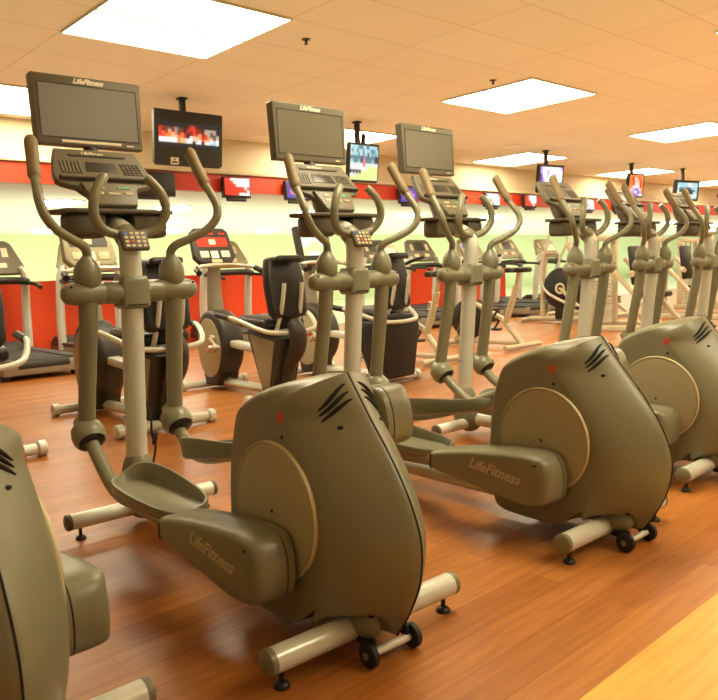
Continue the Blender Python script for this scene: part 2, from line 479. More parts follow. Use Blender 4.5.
def f_knuckle(s):
    def g(b):
        b.lathe([(.036, .065), (.040, .045), (.060, .022), (.066, -.008), (.064, -.035), (.056, -.05), (.050, -.048), (.05, -.02), (.02, .0), (.001, .0)], TR(s * .19, 1.475, .40) @ RX(-.85), 24)
        b.tube([(s * .19 - .045, 1.475, .385), (s * .19 + .045, 1.475, .385)], .022, 14)
    return g
def f_socket(s):
    def g(b): b.ell((s * .19, 1.446, .372), (.049, .046, .022), 16, (-.85, 0, 0))
    return g
def f_ball(s):
    def g(b): b.lathe([(.018, .075), (.022, .068), (.036, .053), (.048, .030), (.052, .004), (.05, -.022), (.040, -.048), (.02, -.06)], TR(s * .174, 1.388, 1.018) @ RX(.05), 24)
    return g
GP = [(.1725, 1.386, 1.075), (.172, 1.382, 1.105), (.190, 1.365, 1.132), (.245, 1.336, 1.158), (.305, 1.308, 1.192), (.343, 1.294, 1.238), (.354, 1.304, 1.288), (.349, 1.338, 1.34), (.342, 1.374, 1.387)]
def f_handle(s):
    def g(b): b.tube([(s * p[0], p[1], p[2]) for p in GP] + [(s * .325, 1.44, 1.505)], .0175, 14, 6)
    return g
def f_grip(s):
    def g(b): b.tube([(s * .3425, 1.372, 1.383), (s * .342, 1.375, 1.39), (s * .332, 1.412, 1.452), (s * .323, 1.447, 1.516), (s * .3215, 1.452, 1.523), (s * .321, 1.454, 1.527)], [.021, .0245, .0235, .0245, .021, .010], 16, 3)
    return g
def f_loop(s):
    def g(b): b.tube([(s * .015, 1.372, 1.172), (s * .06, 1.378, 1.178), (s * .107, 1.372, 1.196), (s * .140, 1.356, 1.236), (s * .146, 1.347, 1.285), (s * .13, 1.350, 1.338), (s * .098, 1.366, 1.382), (s * .083, 1.376, 1.398)], [.019] * 7 + [.017], 14, 6)
    return g
def f_clamp(b):
    b.tube([(0, 1.394, 1.153), (0, 1.408, 1.168), (0, 1.425, 1.182)], [.046, .047, .046], 20, 3)
def f_keypad(b):
    b.box((0, 0, 0), (.112, .022, .084), bev=.010, seg=3)
KPM = TR(-.006, 1.322, 1.148) @ RX(-.42)
def f_keypad_full(b):
    bb = MB(); f_keypad(bb); b.merge(bb.bm, KPM)
    b.box((0, 1.35, 1.15), (.05, .05, .05), bev=.008)
def f_keys(b):
    for r in range(4):
        for c in range(4):
            if r == 0 and c == 0: continue
            bb = bmesh.new(); bmesh.ops.create_cube(bb, size=1)
            for v in bb.verts: v.co = Vector((v.co.x * .014 + (c - 1.5) * .023, v.co.y * .004 - .0115, v.co.z * .010 + (1.5 - r) * .0175))
            b.merge(bb, KPM, 1 if (r, c) == (2, 1) else 0)
    b.lathe([(.010, 0), (.010, .003), (.001, .003)], KPM @ TR(-.036, -.0105, .026) @ RX(PI / 2), 14, mi=2)
def f_tray(b):
    rim = [(-.228, -.02), (-.222, -.065), (-.18, -.08), (.18, -.08), (.222, -.065), (.228, -.02), (.218, .07), (-.218, .07)]
    b.prism(rim, TR(0, 1.515, 1.262), .018, .006, sub=3)
    for s in (-1, 1):
        b.prism([(s * .06, -.06), (s * .18, -.06), (s * .205, -.03), (s * .198, .055), (s * .06, .055)], TR(0, 1.515, 1.168), .098, .022, sub=2)
    b.box((0, 1.56, 1.235), (.14, .06, .05), bev=.01)
PANM = TR(0, 1.545, 1.372) @ RX(-.64) @ XZ
PAN = [(-.168, .212), (.168, .212), (.186, .16), (.205, .075), (.203, .040), (.185, .022), (.13, .004), (.10, -.03), (-.10, -.03), (-.13, .004), (-.185, .022), (-.203, .040), (-.205, .075), (-.186, .16)]
def f_panel(b): b.prism(PAN, PANM @ TR(0, 0, -.032), .032, .008)
def f_ledge(b):
    b.prism([(-.185, .034), (.185, .034), (.19, .046), (-.19, .046)], PANM, .022, .004)
    b.prism([(-.118, .168), (.118, .168), (.118, .178), (-.118, .178)], PANM, .006, .002)
def f_disp(b): b.prism([(-.068, .085), (.068, .085), (.060, .138), (-.060, .138)], PANM, .0025, .001)
def f_ribs(b):
    for k in range(6):
        x = -.168 + k * .015; b.prism([(x, .075), (x + .008, .075), (x + .010, .14), (x + .002, .14)], PANM, .004, .001)
def f_pkeys(b):
    for r in range(5):
        for c in range(5):
            x = .088 + c * .018 - r * .002; y = .075 + r * .0135
            b.prism([(x, y), (x + .012, y), (x + .012, y + .008), (x, y + .008)], PANM, .004, .001)
def f_lower(b):
    b.prism([(-.085, -.105), (.085, -.105), (.105, -.04), (.115, .015), (-.115, .015), (-.105, -.04)], PANM @ TR(0, 0, -.02), .038, .010)
    b.tube([(0, 1.585, 1.22), (0, 1.595, 1.30), (0, 1.64, 1.38), (0, 1.69, 1.49)], [.05, .06, .05, .03], 16, 4)
def f_lowkey(k):
    def g(b):
        x, y, w = ((-.07, -.005, .04), (.025, -.004, .05), (-.075, -.035, .035), (-.022, -.037, .05), (.045, -.035, .035))[k]
        b.prism([(x, y), (x + w, y), (x + w, y + .014), (x, y + .014)], PANM @ TR(0, -.018, .017), .004, .002)
    return g
TVM = TR(0, 1.70, 1.697) @ RX(-.03)
def f_tvcase(b):
    m = TVM @ XZ
    O = [(-.222, -.141), (.222, -.141), (.230, .135), (.225, .141), (-.225, .141), (-.230, .135)]
    b.prism(O, m @ TR(0, 0, -.045), .055, .007)
    b.box(TVM @ Vector((0, .07, 0)), (.30, .06, .18), (-.03, 0, 0), .02)
def f_tvbezel(b):
    m = TVM @ XZ @ TR(0, 0, .0095)
    for x0, x1, y0, y1 in ((-.207, .207, .102, .106), (-.207, .207, -.112, -.108), (-.207, -.203, -.112, .106), (.203, .207, -.112, .106)):
        b.prism([(x0, y0), (x1, y0), (x1, y1), (x0, y1)], m, .002)
def f_tvscreen(b): b.prism([(-.204, -.109), (.204, -.109), (.204, .103), (-.204, .103)], TVM @ XZ @ TR(0, 0, .0095), .0012)
def f_tvstrip(b): b.prism([(-.125, -.130), (.125, -.130), (.125, -.119), (-.125, -.119)], TVM @ XZ @ TR(0, 0, .0095), .003, .001)
def f_tvmark(b): b.prism([(.150, -.130), (.180, -.130), (.180, -.125), (.150, -.125)], TVM @ XZ @ TR(0, 0, .0095), .0015)
def f_tvmount(b): b.tube([(0, 1.63, 1.42), (0, 1.70, 1.52), (0, 1.75, 1.64)], .028, 12, 3)
def f_cord(b):
    b.tube([(.045, 1.47, .52), (.062, 1.44, .44), (.058, 1.43, .36), (.075, 1.44, .30), (.066, 1.46, .22), (.06, 1.47, .17)], .005, 8, 6)
    b.box((.072, 1.435, .335), (.02, .012, .05), (0, .2, 0), .004)

def elliptical(p, q, rz, label, flip=False, tv=True, strip=False, cord=False, keypad=False):
    t = thing('elliptical_trainer', label, 'elliptical trainer', (p, q, 0), rz, 'elliptical trainers in a row')
    sh = part('shroud', t, 'e_shroud', f_shroud, 'body', 50)
    part('seam', sh, 'e_seam', f_seam, 'hole')
    for s in (-1, 1):
        for k in range(3):
            part('vent', sh, f'e_vent{s}{k}', f_vent(s, k), 'hole'); part('screw_hole', sh, f'e_screw{s}{k}', f_screw(s, k), 'hole')
        part('fairing', sh, f'e_fair{s}', f_fairing(s), 'body')
        d = part('side_disc', t, f'e_disc{s}', f_wall_disc(s), 'disc', label='round pale grey disc')
        part('disc_rim', d, f'e_rim{s}', f_rim(s), 'rim'); part('disc_hole', d, f'e_dot{s}', f_dot(s), 'hole')
        part('emblem', sh, f'e_emb{s}', f_emblem(s), 'red_mark', label='small round red emblem')
        hi = (s > 0) != flip
        k = f'{s}{hi}'
        a = part('link_arm', t, 'e_arm' + k, f_arm(s, hi), 'body', 50)
        for j in range(3): part('screw_hole', a, f'e_armscrew{k}{j}', f_armscrew(s, hi, j), 'hole')
        mt = arm_tr(s, hi) @ TR(s * .2968, .13, .005) @ (RZ(-PI / 2) if s < 0 else RZ(PI / 2)) @ RX(PI / 2) @ RZ(-.12 if s < 0 else .12)
        text('logo_lettering', a, 'e_armtext', 'LifeFitness', .056, mt, 'print', .45, .0012)
        part('link_tube', t, 'e_link' + k, f_link(s, hi), 'body2')
        pe = part('foot_pedal', t, 'e_ped' + k, f_pedal(s, hi), 'body', 50)
        ar = part('swing_arm', t, f'e_swing{s}', f_swing(s), 'body2')
        kn = part('knuckle', ar, f'e_kn{s}', f_knuckle(s), 'body2'); part('socket', ar, f'e_sock{s}', f_socket(s), 'black')
        h = part('handlebar', t, f'e_handle{s}', f_handle(s), 'body2'); part('grip', h, f'e_grip{s}', f_grip(s), 'grip')
        part('ball_joint', h, f'e_ball{s}', f_ball(s), 'body2')
        hb = part('pivot_housing', t, f'e_hub{s}', f_hub(s), 'body2')
        for k in range(4): part('screw_hole', hb, f'e_hubscrew{s}{k}', f_hubscrew(s, k), 'hole')
        w = part('transport_wheel', t, f'e_wheel{s}', f_wheel(s), 'rubber'); part('wheel_hub', w, f'e_hubcap{s}', f_hubcap(s), 'body')
        lp = part('fixed_handle', t, f'e_loop{s}', f_loop(s), 'body2')
    st = part('rear_stabilizer', t, 'e_rstab', f_rear_stab, 'silver', label='silver floor tube')
    fs = part('front_stabilizer', t, 'e_fstab', f_front_stab, 'silver', label='silver floor tube')
    for s in (-1, 1):
        part('end_cap', st, f'e_rcap{s}', f_endcap(s, 0, .322, .033), 'body'); part('levelling_foot', st, f'e_rfoot{s}', f_foot(s * .285, 0), 'black')
        part('end_cap', fs, f'e_fcap{s}', f_endcap(s, 1.412, .316, .031), 'ledge'); part('levelling_foot', fs, f'e_ffoot{s}', f_foot(s * .27, 1.412), 'black')
    part('wheel_axle', t, 'e_axle', f_axle, 'silver')
    part('main_rail', t, 'e_rail', f_rail, 'silver', label='thick silver tube along the floor')
    part('base_cover', t, 'e_bcover', f_basecover, 'body')
    po = part('post', t, 'e_post', f_post, 'silver', label='upright silver post'); part('joint_band', po, 'e_band', f_band, 'dark')
    part('pivot_collar', t, 'e_collar', f_collar, 'body2')
    part('handle_clamp', t, 'e_clamp', f_clamp, 'body2')
    if keypad:
        kp = part('keypad', t, 'e_keypad', f_keypad_full, 'ledge'); part('keys', kp, 'e_keys', f_keys, ['key', 'key_red', 'key_blue'])
    part('accessory_tray', t, 'e_tray', f_tray, 'ledge')
    co = part('console', t, 'e_panel', f_panel, 'panel')
    part('console_ledge', co, 'e_ledge', f_ledge, 'ledge'); part('display', co, 'e_disp', f_disp, 'lcd'); part('ribs', co, 'e_ribs', f_ribs, 'tvcase')
    part('keys', co, 'e_pkeys', f_pkeys, 'ledge'); part('button_panel', co, 'e_lower', f_lower, 'panel')
    for k in range(5): part('button', co, f'e_lowkey{k}', f_lowkey(k), 'key_green' if k == 1 else 'print')
    text('logo_lettering', co, 'e_cotext', 'LifeFitness', .022, PANM @ TR(-.02, .186, .0005), 'pale', .4, .0006)
    if tv:
        c = part('television', t, 'e_tvcase', f_tvcase, 'tvcase', label='blank attached screen in a grey frame')
        part('bezel', c, 'e_tvbez', f_tvbezel, 'black'); part('screen', c, 'e_tvscr', f_tvscreen, 'screen_off'); part('mark', c, 'e_tvmark', f_tvmark, 'pale')
        if strip: part('label_strip', c, 'e_tvstrip', f_tvstrip, 'pale')
        text('logo_lettering', c, 'e_tvtext', 'LifeFitness', .030, TVM @ XZ @ TR(.0, .122, .0105), 'pale', .45, .0012)
        part('screen_mount', t, 'e_tvmount', f_tvmount, 'dark')
    if cord: part('cord', t, 'e_cord', f_cord, 'cable')
    return t

elliptical(1.276, 1.409, -.04, 'grey elliptical trainer with a blank screen, nearest complete one, left of centre', strip=True, cord=True, keypad=True)
elliptical(2.399, 1.314, -.031, 'grey elliptical trainer second in the row, blank screen left of a lit ball game television', keypad=True)
elliptical(3.406, 1.377, -.003, 'grey elliptical trainer third in the row, its rear shroud cut by the right picture edge')
elliptical(4.412, 1.227, -.032, 'screenless grey elliptical trainer right behind the one with the third blank screen', tv=False)
elliptical(5.44, 1.28, -.004, 'screenless grey elliptical trainer under the hanging television with an orange picture', tv=False)
elliptical(6.30, 1.23, -.009, 'farthest grey elliptical trainer at the right edge, under the hanging television with a blue picture', tv=False)
elliptical(.37, 1.52, 0, 'grey elliptical trainer cut off at the lower left corner, only its rear shroud showing', flip=True)

# ------------------------------------------------------------------ setting
def quad(b, x0, x1, y0, y1, z, flip=False):
    v = [b.bm.verts.new(p) for p in ((x0, y0, z), (x1, y0, z), (x1, y1, z), (x0, y1, z))]
    f = b.bm.faces.new(v if not flip else list(reversed(v)))
struct('floor', lambda b: b.box((22, 5.6885, -.05), (58, 9.623, .1)), 'wood')
struct('floor_walkway', lambda b: b.box((22, -1.5615, -.05), (58, 4.877, .1)), 'yellow')
struct('floor_beyond', lambda b: b.box((22, 14.8, -.05), (58, 8.58, .1)), 'farfloor')
HC = 2.836
struct('ceiling', lambda b: b.box((22, 2.55, HC + .05), (58, 12.8, .1)), 'ceil')
struct('ceiling_low', lambda b: b.box((22, 13.9, 2.115 + .05), (58, 10, .1)), 'lowceil')
struct('wall_back', lambda b: b.box((22, 8.95, 2.475), (58, .1, .72)), 'beige')
struct('trim_1', lambda b: b.box((22, 8.89, 2.228), (58, .06, .226)), 'red_band')
struct('trim_2', lambda b: b.box((22, 8.865, 2.375), (58, .10, .05), bev=.015), 'beige')
struct('wall_far', lambda b: b.box((22, 18.8, 1.1), (58, .1, 2.2)), 'green')
struct('wall_right', lambda b: b.box((50.5, 9, 1.42), (.1, 20, 2.84)), 'beige')
struct('wall_partition_left', lambda b: b.box((2.4, 10.2, .5), (10.8, .12, 1.0)), 'red')
struct('wall_partition_right', lambda b: b.box((12.0, 10.2, .5), (3.4, .12, 1.0)), 'red')

# ------------------------------------------------------------------ ceiling lights, vents
def f_lightframe(b):
    for x0, x1, y0, y1 in ((-.61, .61, -.61, -.602), (-.61, .61, .602, .61), (-.61, -.602, -.602, .602), (.602, .61, -.602, .602), (-.605, .605, -.013, .013)):
        b.box(((x0 + x1) / 2, (y0 + y1) / 2, -.009), (x1 - x0, y1 - y0, .018), bev=.003)
def f_lens(y):
    def g(b): b.box((0, y, -.008), (1.204, .592, .008))
    return g
def ceiling_light(x, y, label):
    t = thing('ceiling_light', label, 'ceiling light', (x, y, HC), 0, 'square ceiling lights')
    part('frame', t, 'cl_frame', f_lightframe, 'cream'); part('diffuser', t, 'cl_a', f_lens(-.306), 'lens'); part('diffuser', t, 'cl_b', f_lens(.306), 'lens')
LP = {(0, 0): 'large square ceiling light at the top left, biggest of all', (1, 0): 'square ceiling light above the middle of the row, full diamond shape',
      (2, 0): 'square ceiling light at the right edge, third from the biggest one', (3, 0): 'thin sliver of ceiling light at the far right edge above the red band',
      (0, 1): 'ceiling light at the left edge, half hidden by the nearest blank screen', (1, 1): 'ceiling light behind the television showing the ball game',
      (2, 1): 'ceiling light beside the round ceiling speaker, behind the hanging pink screen', (3, 1): 'narrow ceiling light behind the television with an orange picture'}
for i in range(0, 6):
    for k in (-2, -1, 0, 1):
        if k == -2 and i > 2: continue
        ceiling_light(2.279 + 4.225 * i + .61, 5.663 - .61 + 2.988 * k, LP.get((i, k), 'square ceiling light over the exercise floor, out of the picture'))
def f_head(b):
    b.lathe([(.035, 0), (.035, -.006), (.012, -.010), (.010, -.035), (.016, -.038), (.016, -.042), (.001, -.043)], Matrix(), 14)
for x, y, l in ((3.887, 4.775, 'small dark sprinkler head beside the biggest ceiling light'), (6.256, 4.743, 'small dark sprinkler head at the corner of the diamond shaped ceiling light')):
    o = part('sprinkler_head', None, 'sprink', f_head, 'dark'); o.location = (x, y, HC); o['label'] = l; o['category'] = 'sprinkler'
def f_spk(b): b.lathe([(.19, 0), (.19, -.012), (.17, -.018), (.165, -.010), (.001, -.010)], Matrix(), 28)
o = part('ceiling_speaker', None, 'cspk', f_spk, 'label_white'); o.location = (9.99, 7.188, HC); o['label'] = 'round white ceiling speaker near the pink hanging screen'; o['category'] = 'speaker'
DLP = [(4.136, 10.75, 'round downlight left, nearest the red band behind the first handlebar'), (6.1, 11.085, 'round downlight under the first hanging television with a red picture'),
       (11.65, 11.1, 'round downlight behind the third blank screen console'), (14.386, 11.0, 'round downlight right of the third trainer handlebar'),
       (6.088, 16.9, 'round downlight low at the left over the far green wall'), (11.73, 16.45, 'round downlight at the far green wall behind the second console'),
       (20.5, 11.0, 'round downlight at the right beyond the red band')]
def f_dl(b): b.lathe([(.30, -.001), (.30, -.02), (.27, -.045), (.18, -.065), (.001, -.072)], Matrix(), 28)
def f_dr(b): b.lathe([(.30, 0), (.33, 0), (.33, -.014), (.30, -.014)], Matrix(), 28, caps=False)
extra = [(x, y) for x in (1.5, 9, 17.3, 23.5, 27) for y in (11.05,)] + [(x, y) for x in (9, 15, 20, 26, 33) for y in (16.6,)] + [(x, 13.8) for x in (7.5, 13, 19, 26, 34)]
for x, y, l in DLP + [(x, y, 'round downlight in the low pale ceiling beyond the red band') for x, y in extra]:
    t = thing('downlight', l, 'downlight', (x, y, 2.115), 0, 'round downlights beyond the red band')
    part('lens', t, 'dl_lens', f_dl, 'down'); part('rim', t, 'dl_rim', f_dr, 'label_white')

# ------------------------------------------------------------------ televisions
PAL = {'k': (20, 18, 20), 'w': (250, 248, 240), 'r': (225, 50, 30), 'R': (140, 25, 15), 'o': (245, 130, 60), 's': (235, 190, 150), 'g': (150, 150, 150), 'n': (90, 70, 60),
       'b': (60, 80, 190), 'c': (170, 215, 225), 't': (90, 130, 140), 'y': (225, 235, 150), 'l': (225, 235, 225), 'p': (230, 120, 150), 'v': (110, 60, 160), 'V': (200, 160, 240), 'd': (45, 60, 70), 'm': (190, 170, 150)}
ART = {
 'news': ["kkkkkkkkkkkkkkkkkkkk", "kkkkkkkkkkrrkkkkkkkk", "rRnnRgnRkRrrRRkmmmmk", "rRnsRgnRkrRrRRRmmnmk", "rorosoRorkRrrsRrmnnm", "rroossoorkwssorrosns", "wwwwwwosswwsswrsswcw", "wwwwwwosswwkwwkwwccw", "kkkkkkkkkkkkkkkkkkkk", "kkkkkkkkkkkkkkkkkkkk"],
 'game': ["lcccctttccttccccct", "ctlctccctlccctttcc", "lcccctlctccdcctctc", "tttttttdptttttttdd", "cctttctdppttttctdd", "lllllllwpplllllllw", "wwwwwwwwwwwyyyyyyy", "kgkgkgklyyyyyyyyyy", "wlllyyyyyyyyyyyyyy", "yyyyyyyyyyyyyyyyyl"],
 'pink': ["VwwwwwwwwV", "VwwVwwwwww", "vwwcwwpwww", "vVwwwVwwww", "bVwwwwwwwc", "VpVwwwwwww", "pwwwwwwwww"],
 'orange': ["oooooooo", "orrwsroo", "oorsssro", "oorswsro", "oowwwwro", "owVpbVwo", "oVpwwbVo", "wVVbpVww"],
 'blue': ["cccccllccc", "lcccclllcc", "ctttddtccc", "ldddkkddtc", "wllddkkdlc", "wwwlllllww", "ccwwwwwccc"],
 'redlogo': ["rrwwwwwww", "rrrwwwwww", "rrrrwwwww", "rrrrrrrwr", "rrrrrrrrw", "rrrrrwwww"],
 'purple': ["bvbbvbb", "vppVpvb", "bpsspVb", "vppsppv", "bbvpvbb"],
 'white': ["gwwwwwg", "wwllwww", "wggwwlw", "wwwgwww"],
 'redwhite': ["rrwwww", "rrwlww", "rrrwww", "rrrrwr"],
 'green': ["wwwwww", "wlwwlw", "wwyyww", "yyyyyy", "ylllyy"],
 'bluesoft': ["bVbbVb", "VpVbVV", "bVpVbb", "VbVVbV"]}
def hang_tv(x, y, zc, w, h, rz, label, art, sw, sh, sz=0, tilt=.12, stickers=False, pole=True, strut=False):
    t = thing('hanging_television', label, 'television', (x, y, HC), rz, 'televisions hanging from the ceiling')
    dz = zc - HC
    key = label
    O = [(-w / 2, -h / 2 + .03), (-w / 2 + .03, -h / 2), (w / 2 - .03, -h / 2), (w / 2, -h / 2 + .03), (w / 2, h / 2 - .012), (w / 2 - .012, h / 2), (-w / 2 + .012, h / 2), (-w / 2, h / 2 - .012)]
    m = TR(0, -.05, dz) @ RX(tilt)
    c = part('case', t, key + 'c', lambda b: (b.prism(O, m @ XZ @ TR(0, 0, -.04), .06, .006), b.box(m @ Vector((0, .06, 0)), (w * .6, .08, h * .6), (tilt, 0, 0), .02)), 'black')
    o = bpy.data.objects.new('screen', picture_mesh(key + 's', ART[art], PAL, sw, sh)); COL.objects.link(o); o.parent = c
    o.matrix_local = m @ TR(0, -.0215, sz)
    if stickers:
        for sx in (-.17, .04):
            k = part('sticker', c, key + f'k{sx}', lambda b: b.prism([(sx - .045, -h / 2 + .015), (sx + .045, -h / 2 + .015), (sx + .045, -h / 2 + .085), (sx - .045, -h / 2 + .085)], m @ XZ @ TR(0, 0, .02), .002), 'key')
            part('sticker_print', k, key + f'p{sx}', lambda b: (b.prism([(sx - .032, -h / 2 + .028), (sx + .032, -h / 2 + .028), (sx + .032, -h / 2 + .046), (sx - .032, -h / 2 + .046)], m @ XZ @ TR(0, 0, .022), .001), b.lathe([(.011, 0), (.011, .001), (.001, .001)], m @ XZ @ TR(sx, -h / 2 + .064, .022), 16)), 'dark')
    p = part('pole', t, key + 'o', lambda b: b.box((0, .04, dz / 2 + .02), (.055, .055, -dz - .04), bev=.006), 'black')
    part('ceiling_plate', t, key + 'q', lambda b: b.box((0, .04, -.01), (.09, .09, .02), bev=.004), 'black')
    if strut: part('arm', t, key + 'u', lambda b: b.tube([(.10, .06, dz + h * .45), (.16, .10, dz + h * .8)], .03, 10), 'black')
    return t
hang_tv(4.06, 7.03, 2.40, .78, .55, -.02, 'black hanging television with a red news picture, two stickers on its lower edge', 'news', .69, .26, .035, stickers=True)
hang_tv(6.49, 7.0, 2.315, .50, .48, -.02, 'hanging television showing a ball game on green grass', 'game', .46, .42, 0, strut=True)
hang_tv(10.87, 7.15, 2.355, .60, .46, -.15, 'hanging television with a pale pink picture left of the fourth console', 'pink', .53, .39)
hang_tv(13.95, 7.25, 2.40, .46, .46, -.2, 'hanging television with an orange and violet picture', 'orange', .40, .40)
hang_tv(15.85, 7.1, 2.36, .80, .43, -.2, 'rightmost hanging television, blue and white picture in a black frame', 'blue', .66, .33)
def wall_tv(x, zc, w, h, label, art, lit=True):
    t = thing('wall_television', label, 'television', (x, 8.86, zc), 0, 'televisions on the red band')
    c = part('case', t, label + 'c', lambda b: (b.box((0, -.07, 0), (w, .07, h), bev=.01), b.box((0, -.07, -h / 2 - .02), (w * .7, .05, .05), bev=.008)), 'black')
    if lit:
        o = bpy.data.objects.new('screen', picture_mesh(label + 's', ART[art], PAL, w - .04, h - .05)); COL.objects.link(o); o.parent = c; o.location = (0, -.1065, .01)
    part('bracket', t, label + 'b', lambda b: b.box((0, -.018, .0), (w * .4, .036, h * .5)), 'dark')
wall_tv(5.80, 2.17, .44, .28, 'wall television with a red and white picture, right of the first trainer handlebar', 'redlogo')
wall_tv(6.85, 2.17, .44, .28, 'wall television half hidden behind the second trainer screen', 'purple')
wall_tv(9.2, 2.19, .42, .28, 'small wall television with a pink and blue picture between the second and third trainers', 'purple')
wall_tv(11.48, 2.19, .46, .26, 'small wall television with a whitish picture behind the third trainer', 'white')
wall_tv(12.7, 2.2, .42, .26, 'small red and white wall television left of the fourth console', 'redwhite')
wall_tv(4.55, 2.165, .62, .30, 'blank black wall monitor behind the nearest trainer console', 'white', lit=False)
wall_tv(14.9, 2.19, .42, .26, 'wall television with a grey picture behind the fourth trainer handle', 'white')
wall_tv(16.2, 2.19, .42, .26, 'small blue wall television between the fourth and fifth trainers', 'bluesoft')

# ------------------------------------------------------------------ treadmills
def tm_deck(b): b.box((0, .98, .12), (.82, 1.96, .14), bev=.03)
def tm_belt(b): b.box((0, .85, .194), (.52, 1.62, .012), bev=.004); b.tube([(-.26, .03, .15), (.26, .03, .15)], .045, 14)
def tm_rail(s):
    def g(b): b.box((s * .345, .85, .195), (.15, 1.66, .03), bev=.008)
    return g
def tm_hood(b): b.prism([(1.55, .18), (1.62, .26), (1.85, .28), (1.99, .20), (2.0, .06), (1.55, .06)], TR(-.41, 0, 0) @ YZX, .82, .02)
def tm_foot(s):
    def g(b): b.box((s * .36, .12, .028), (.07, .12, .056), bev=.01)
    return g
def tm_up(s):
    def g(b): b.tube([(s * .39, 1.62, .12), (s * .39, 1.60, .6), (s * .385, 1.54, 1.05), (s * .33, 1.53, 1.18)], [.05, .05, .042, .035], 12, 4, flat=1.4)
    return g
def tm_railh(s):
    def g(b): b.tube([(s * .39, 1.56, 1.0), (s * .39, 1.40, .985), (s * .38, 1.15, .97), (s * .38, 1.02, .93)], .024, 10, 4)
    return g
def tm_console(b):
    m = TR(0, 1.52, 1.10) @ RX(-.45) @ XZ
    b.prism([(-.36, 0), (.36, 0), (.40, .10), (.30, .40), (.24, .44), (-.24, .44), (-.30, .40), (-.40, .10)], m @ TR(0, 0, -.05), .06, .015)
def tm_disp(b):
    m = TR(0, 1.52, 1.10) @ RX(-.45) @ XZ
    b.prism([(-.13, .2), (.13, .2), (.12, .38), (-.12, .38)], m @ TR(0, 0, .01), .003)
TMK = ((-.24, .22, .07, .12), (.17, .22, .07, .12), (-.2, .08, .12, .06), (.08, .08, .12, .06), (-.03, .06, .06, .06))
def tm_key(k):
  def g(b):
    m = TR(0, 1.52, 1.10) @ RX(-.45) @ XZ
    x, y, w, h = TMK[k]
    b.prism([(x, y), (x + w, y), (x + w, y + h), (x, y + h)], m @ TR(0, 0, .01), .004)
  return g
def tm_bar(b): b.tube([(-.39, 1.46, 1.0), (-.2, 1.40, 1.02), (.2, 1.40, 1.02), (.39, 1.46, 1.0)], .045, 12, 4)
def treadmill(x, y, rz, label, style=0, tv=None):
    t = thing('treadmill', label, 'treadmill', (x, y, 0), rz, 'treadmills along the red partition')
    part('deck', t, 'tm_deck', tm_deck, 'deckgrey'); part('running_belt', t, 'tm_belt', tm_belt, 'belt'); part('motor_hood', t, 'tm_hood', tm_hood, 'dark')
    for s in (-1, 1):
        part('side_rail', t, f'tm_rail{s}', tm_rail(s), 'dark'); part('upright', t, f'tm_up{s}', tm_up(s), 'silver'); part('handrail', t, f'tm_rh{s}', tm_railh(s), 'dark'); part('foot', t, f'tm_foot{s}', tm_foot(s), 'rubber')
    c = part('console', t, f'tm_con{style}', tm_console, ['disc', 'panel'][style]); part('display', c, 'tm_disp', tm_disp, 'lcd')
    for k in range(5): part('key_pad', c, f'tm_key{k}', tm_key(k), 'key_red' if k == 4 else 'pale')
    part('crossbar', t, 'tm_bar', tm_bar, 'black')
    if tv:
        s = part('television', t, 'tm_tv', lambda b: (b.box((0, 1.60, 1.68), (.46, .05, .34), (-.1, 0, 0), .012), b.tube([(0, 1.66, 1.4), (0, 1.66, 1.6)], .03, 10)), 'dark')
        o = bpy.data.objects.new('screen', picture_mesh('tmtv' + tv, ART[tv], PAL, .40, .27)); COL.objects.link(o); o.parent = s; o.matrix_local = TR(0, 1.5735, 1.68) @ RX(-.1)
treadmill(2.72, 7.85, 0, 'grey treadmill at the left edge in front of the red partition', 1)
treadmill(3.95, 7.95, 0, 'treadmill with a pale console directly behind the nearest trainer')
treadmill(6.05, 8.0, 0, 'treadmill behind the recumbent bike with the red console')
treadmill(9.2, 8.0, 0, 'treadmill with silver uprights before the right red partition, first of two', 1)
treadmill(10.35, 8.0, 0, 'treadmill before the right red partition, beside the saddle of the upright bike', 1)
treadmill(11.75, 7.95, 0, 'treadmill on the bare floor right of the third trainer', 0)
treadmill(13.0, 7.95, 0, 'treadmill with a pale console between the third and fourth trainers', 0)
treadmill(14.4, 7.95, 0, 'treadmill furthest right, half hidden by the fourth trainer', 0)

# ------------------------------------------------------------------ recumbent bikes
def rb_bar(y, w, r=.033):
    def g(b): b.tube([(-w, y, r + .012), (w, y, r + .012)], r, 14)
    return g
def rb_cap(s, y, w):
    def g(b): b.lathe([(.035, -.03), (.046, -.02), (.046, .02), (.03, .028), (.001, .03)], TR(s * w, y, .046) @ RY(s * PI / 2), 16)
    return g
def rb_rail(b): b.tube([(0, 0, .07), (0, 1.18, .07)], .045, 14, flat=.8); b.box((0, .55, .40), (.10, 1.0, .06), (.06, 0, 0), .015)
def rb_wedge(b): b.prism([(-.12, .50), (.34, .56), (.36, .52), (.16, .07), (.02, .07)], TR(-.11, 0, 0) @ YZX, .22, .02)
def rb_wside(s):
    def g(b): b.prism([(-.05, .48), (.31, .525), (.15, .10), (.06, .10)], TR(s * .108 - (.006 if s < 0 else 0), 0, 0) @ YZX, .006, .002)
    return g
def rb_back(b): b.tube([(0, -.02, .07), (0, -.06, .28), (0, -.19, .43), (0, -.21, .55), (0, -.16, .62)], [.06, .06, .066, .066, .055], 14, 5)
def rb_box(b):
    b.prism([(-.17, .07), (.17, .07), (.25, .50), (.22, .56), (-.22, .56), (-.25, .50)], TR(0, .10, 0) @ XZ, .24, .03)
    b.box((0, -.05, .585), (.30, .20, .05), bev=.015)
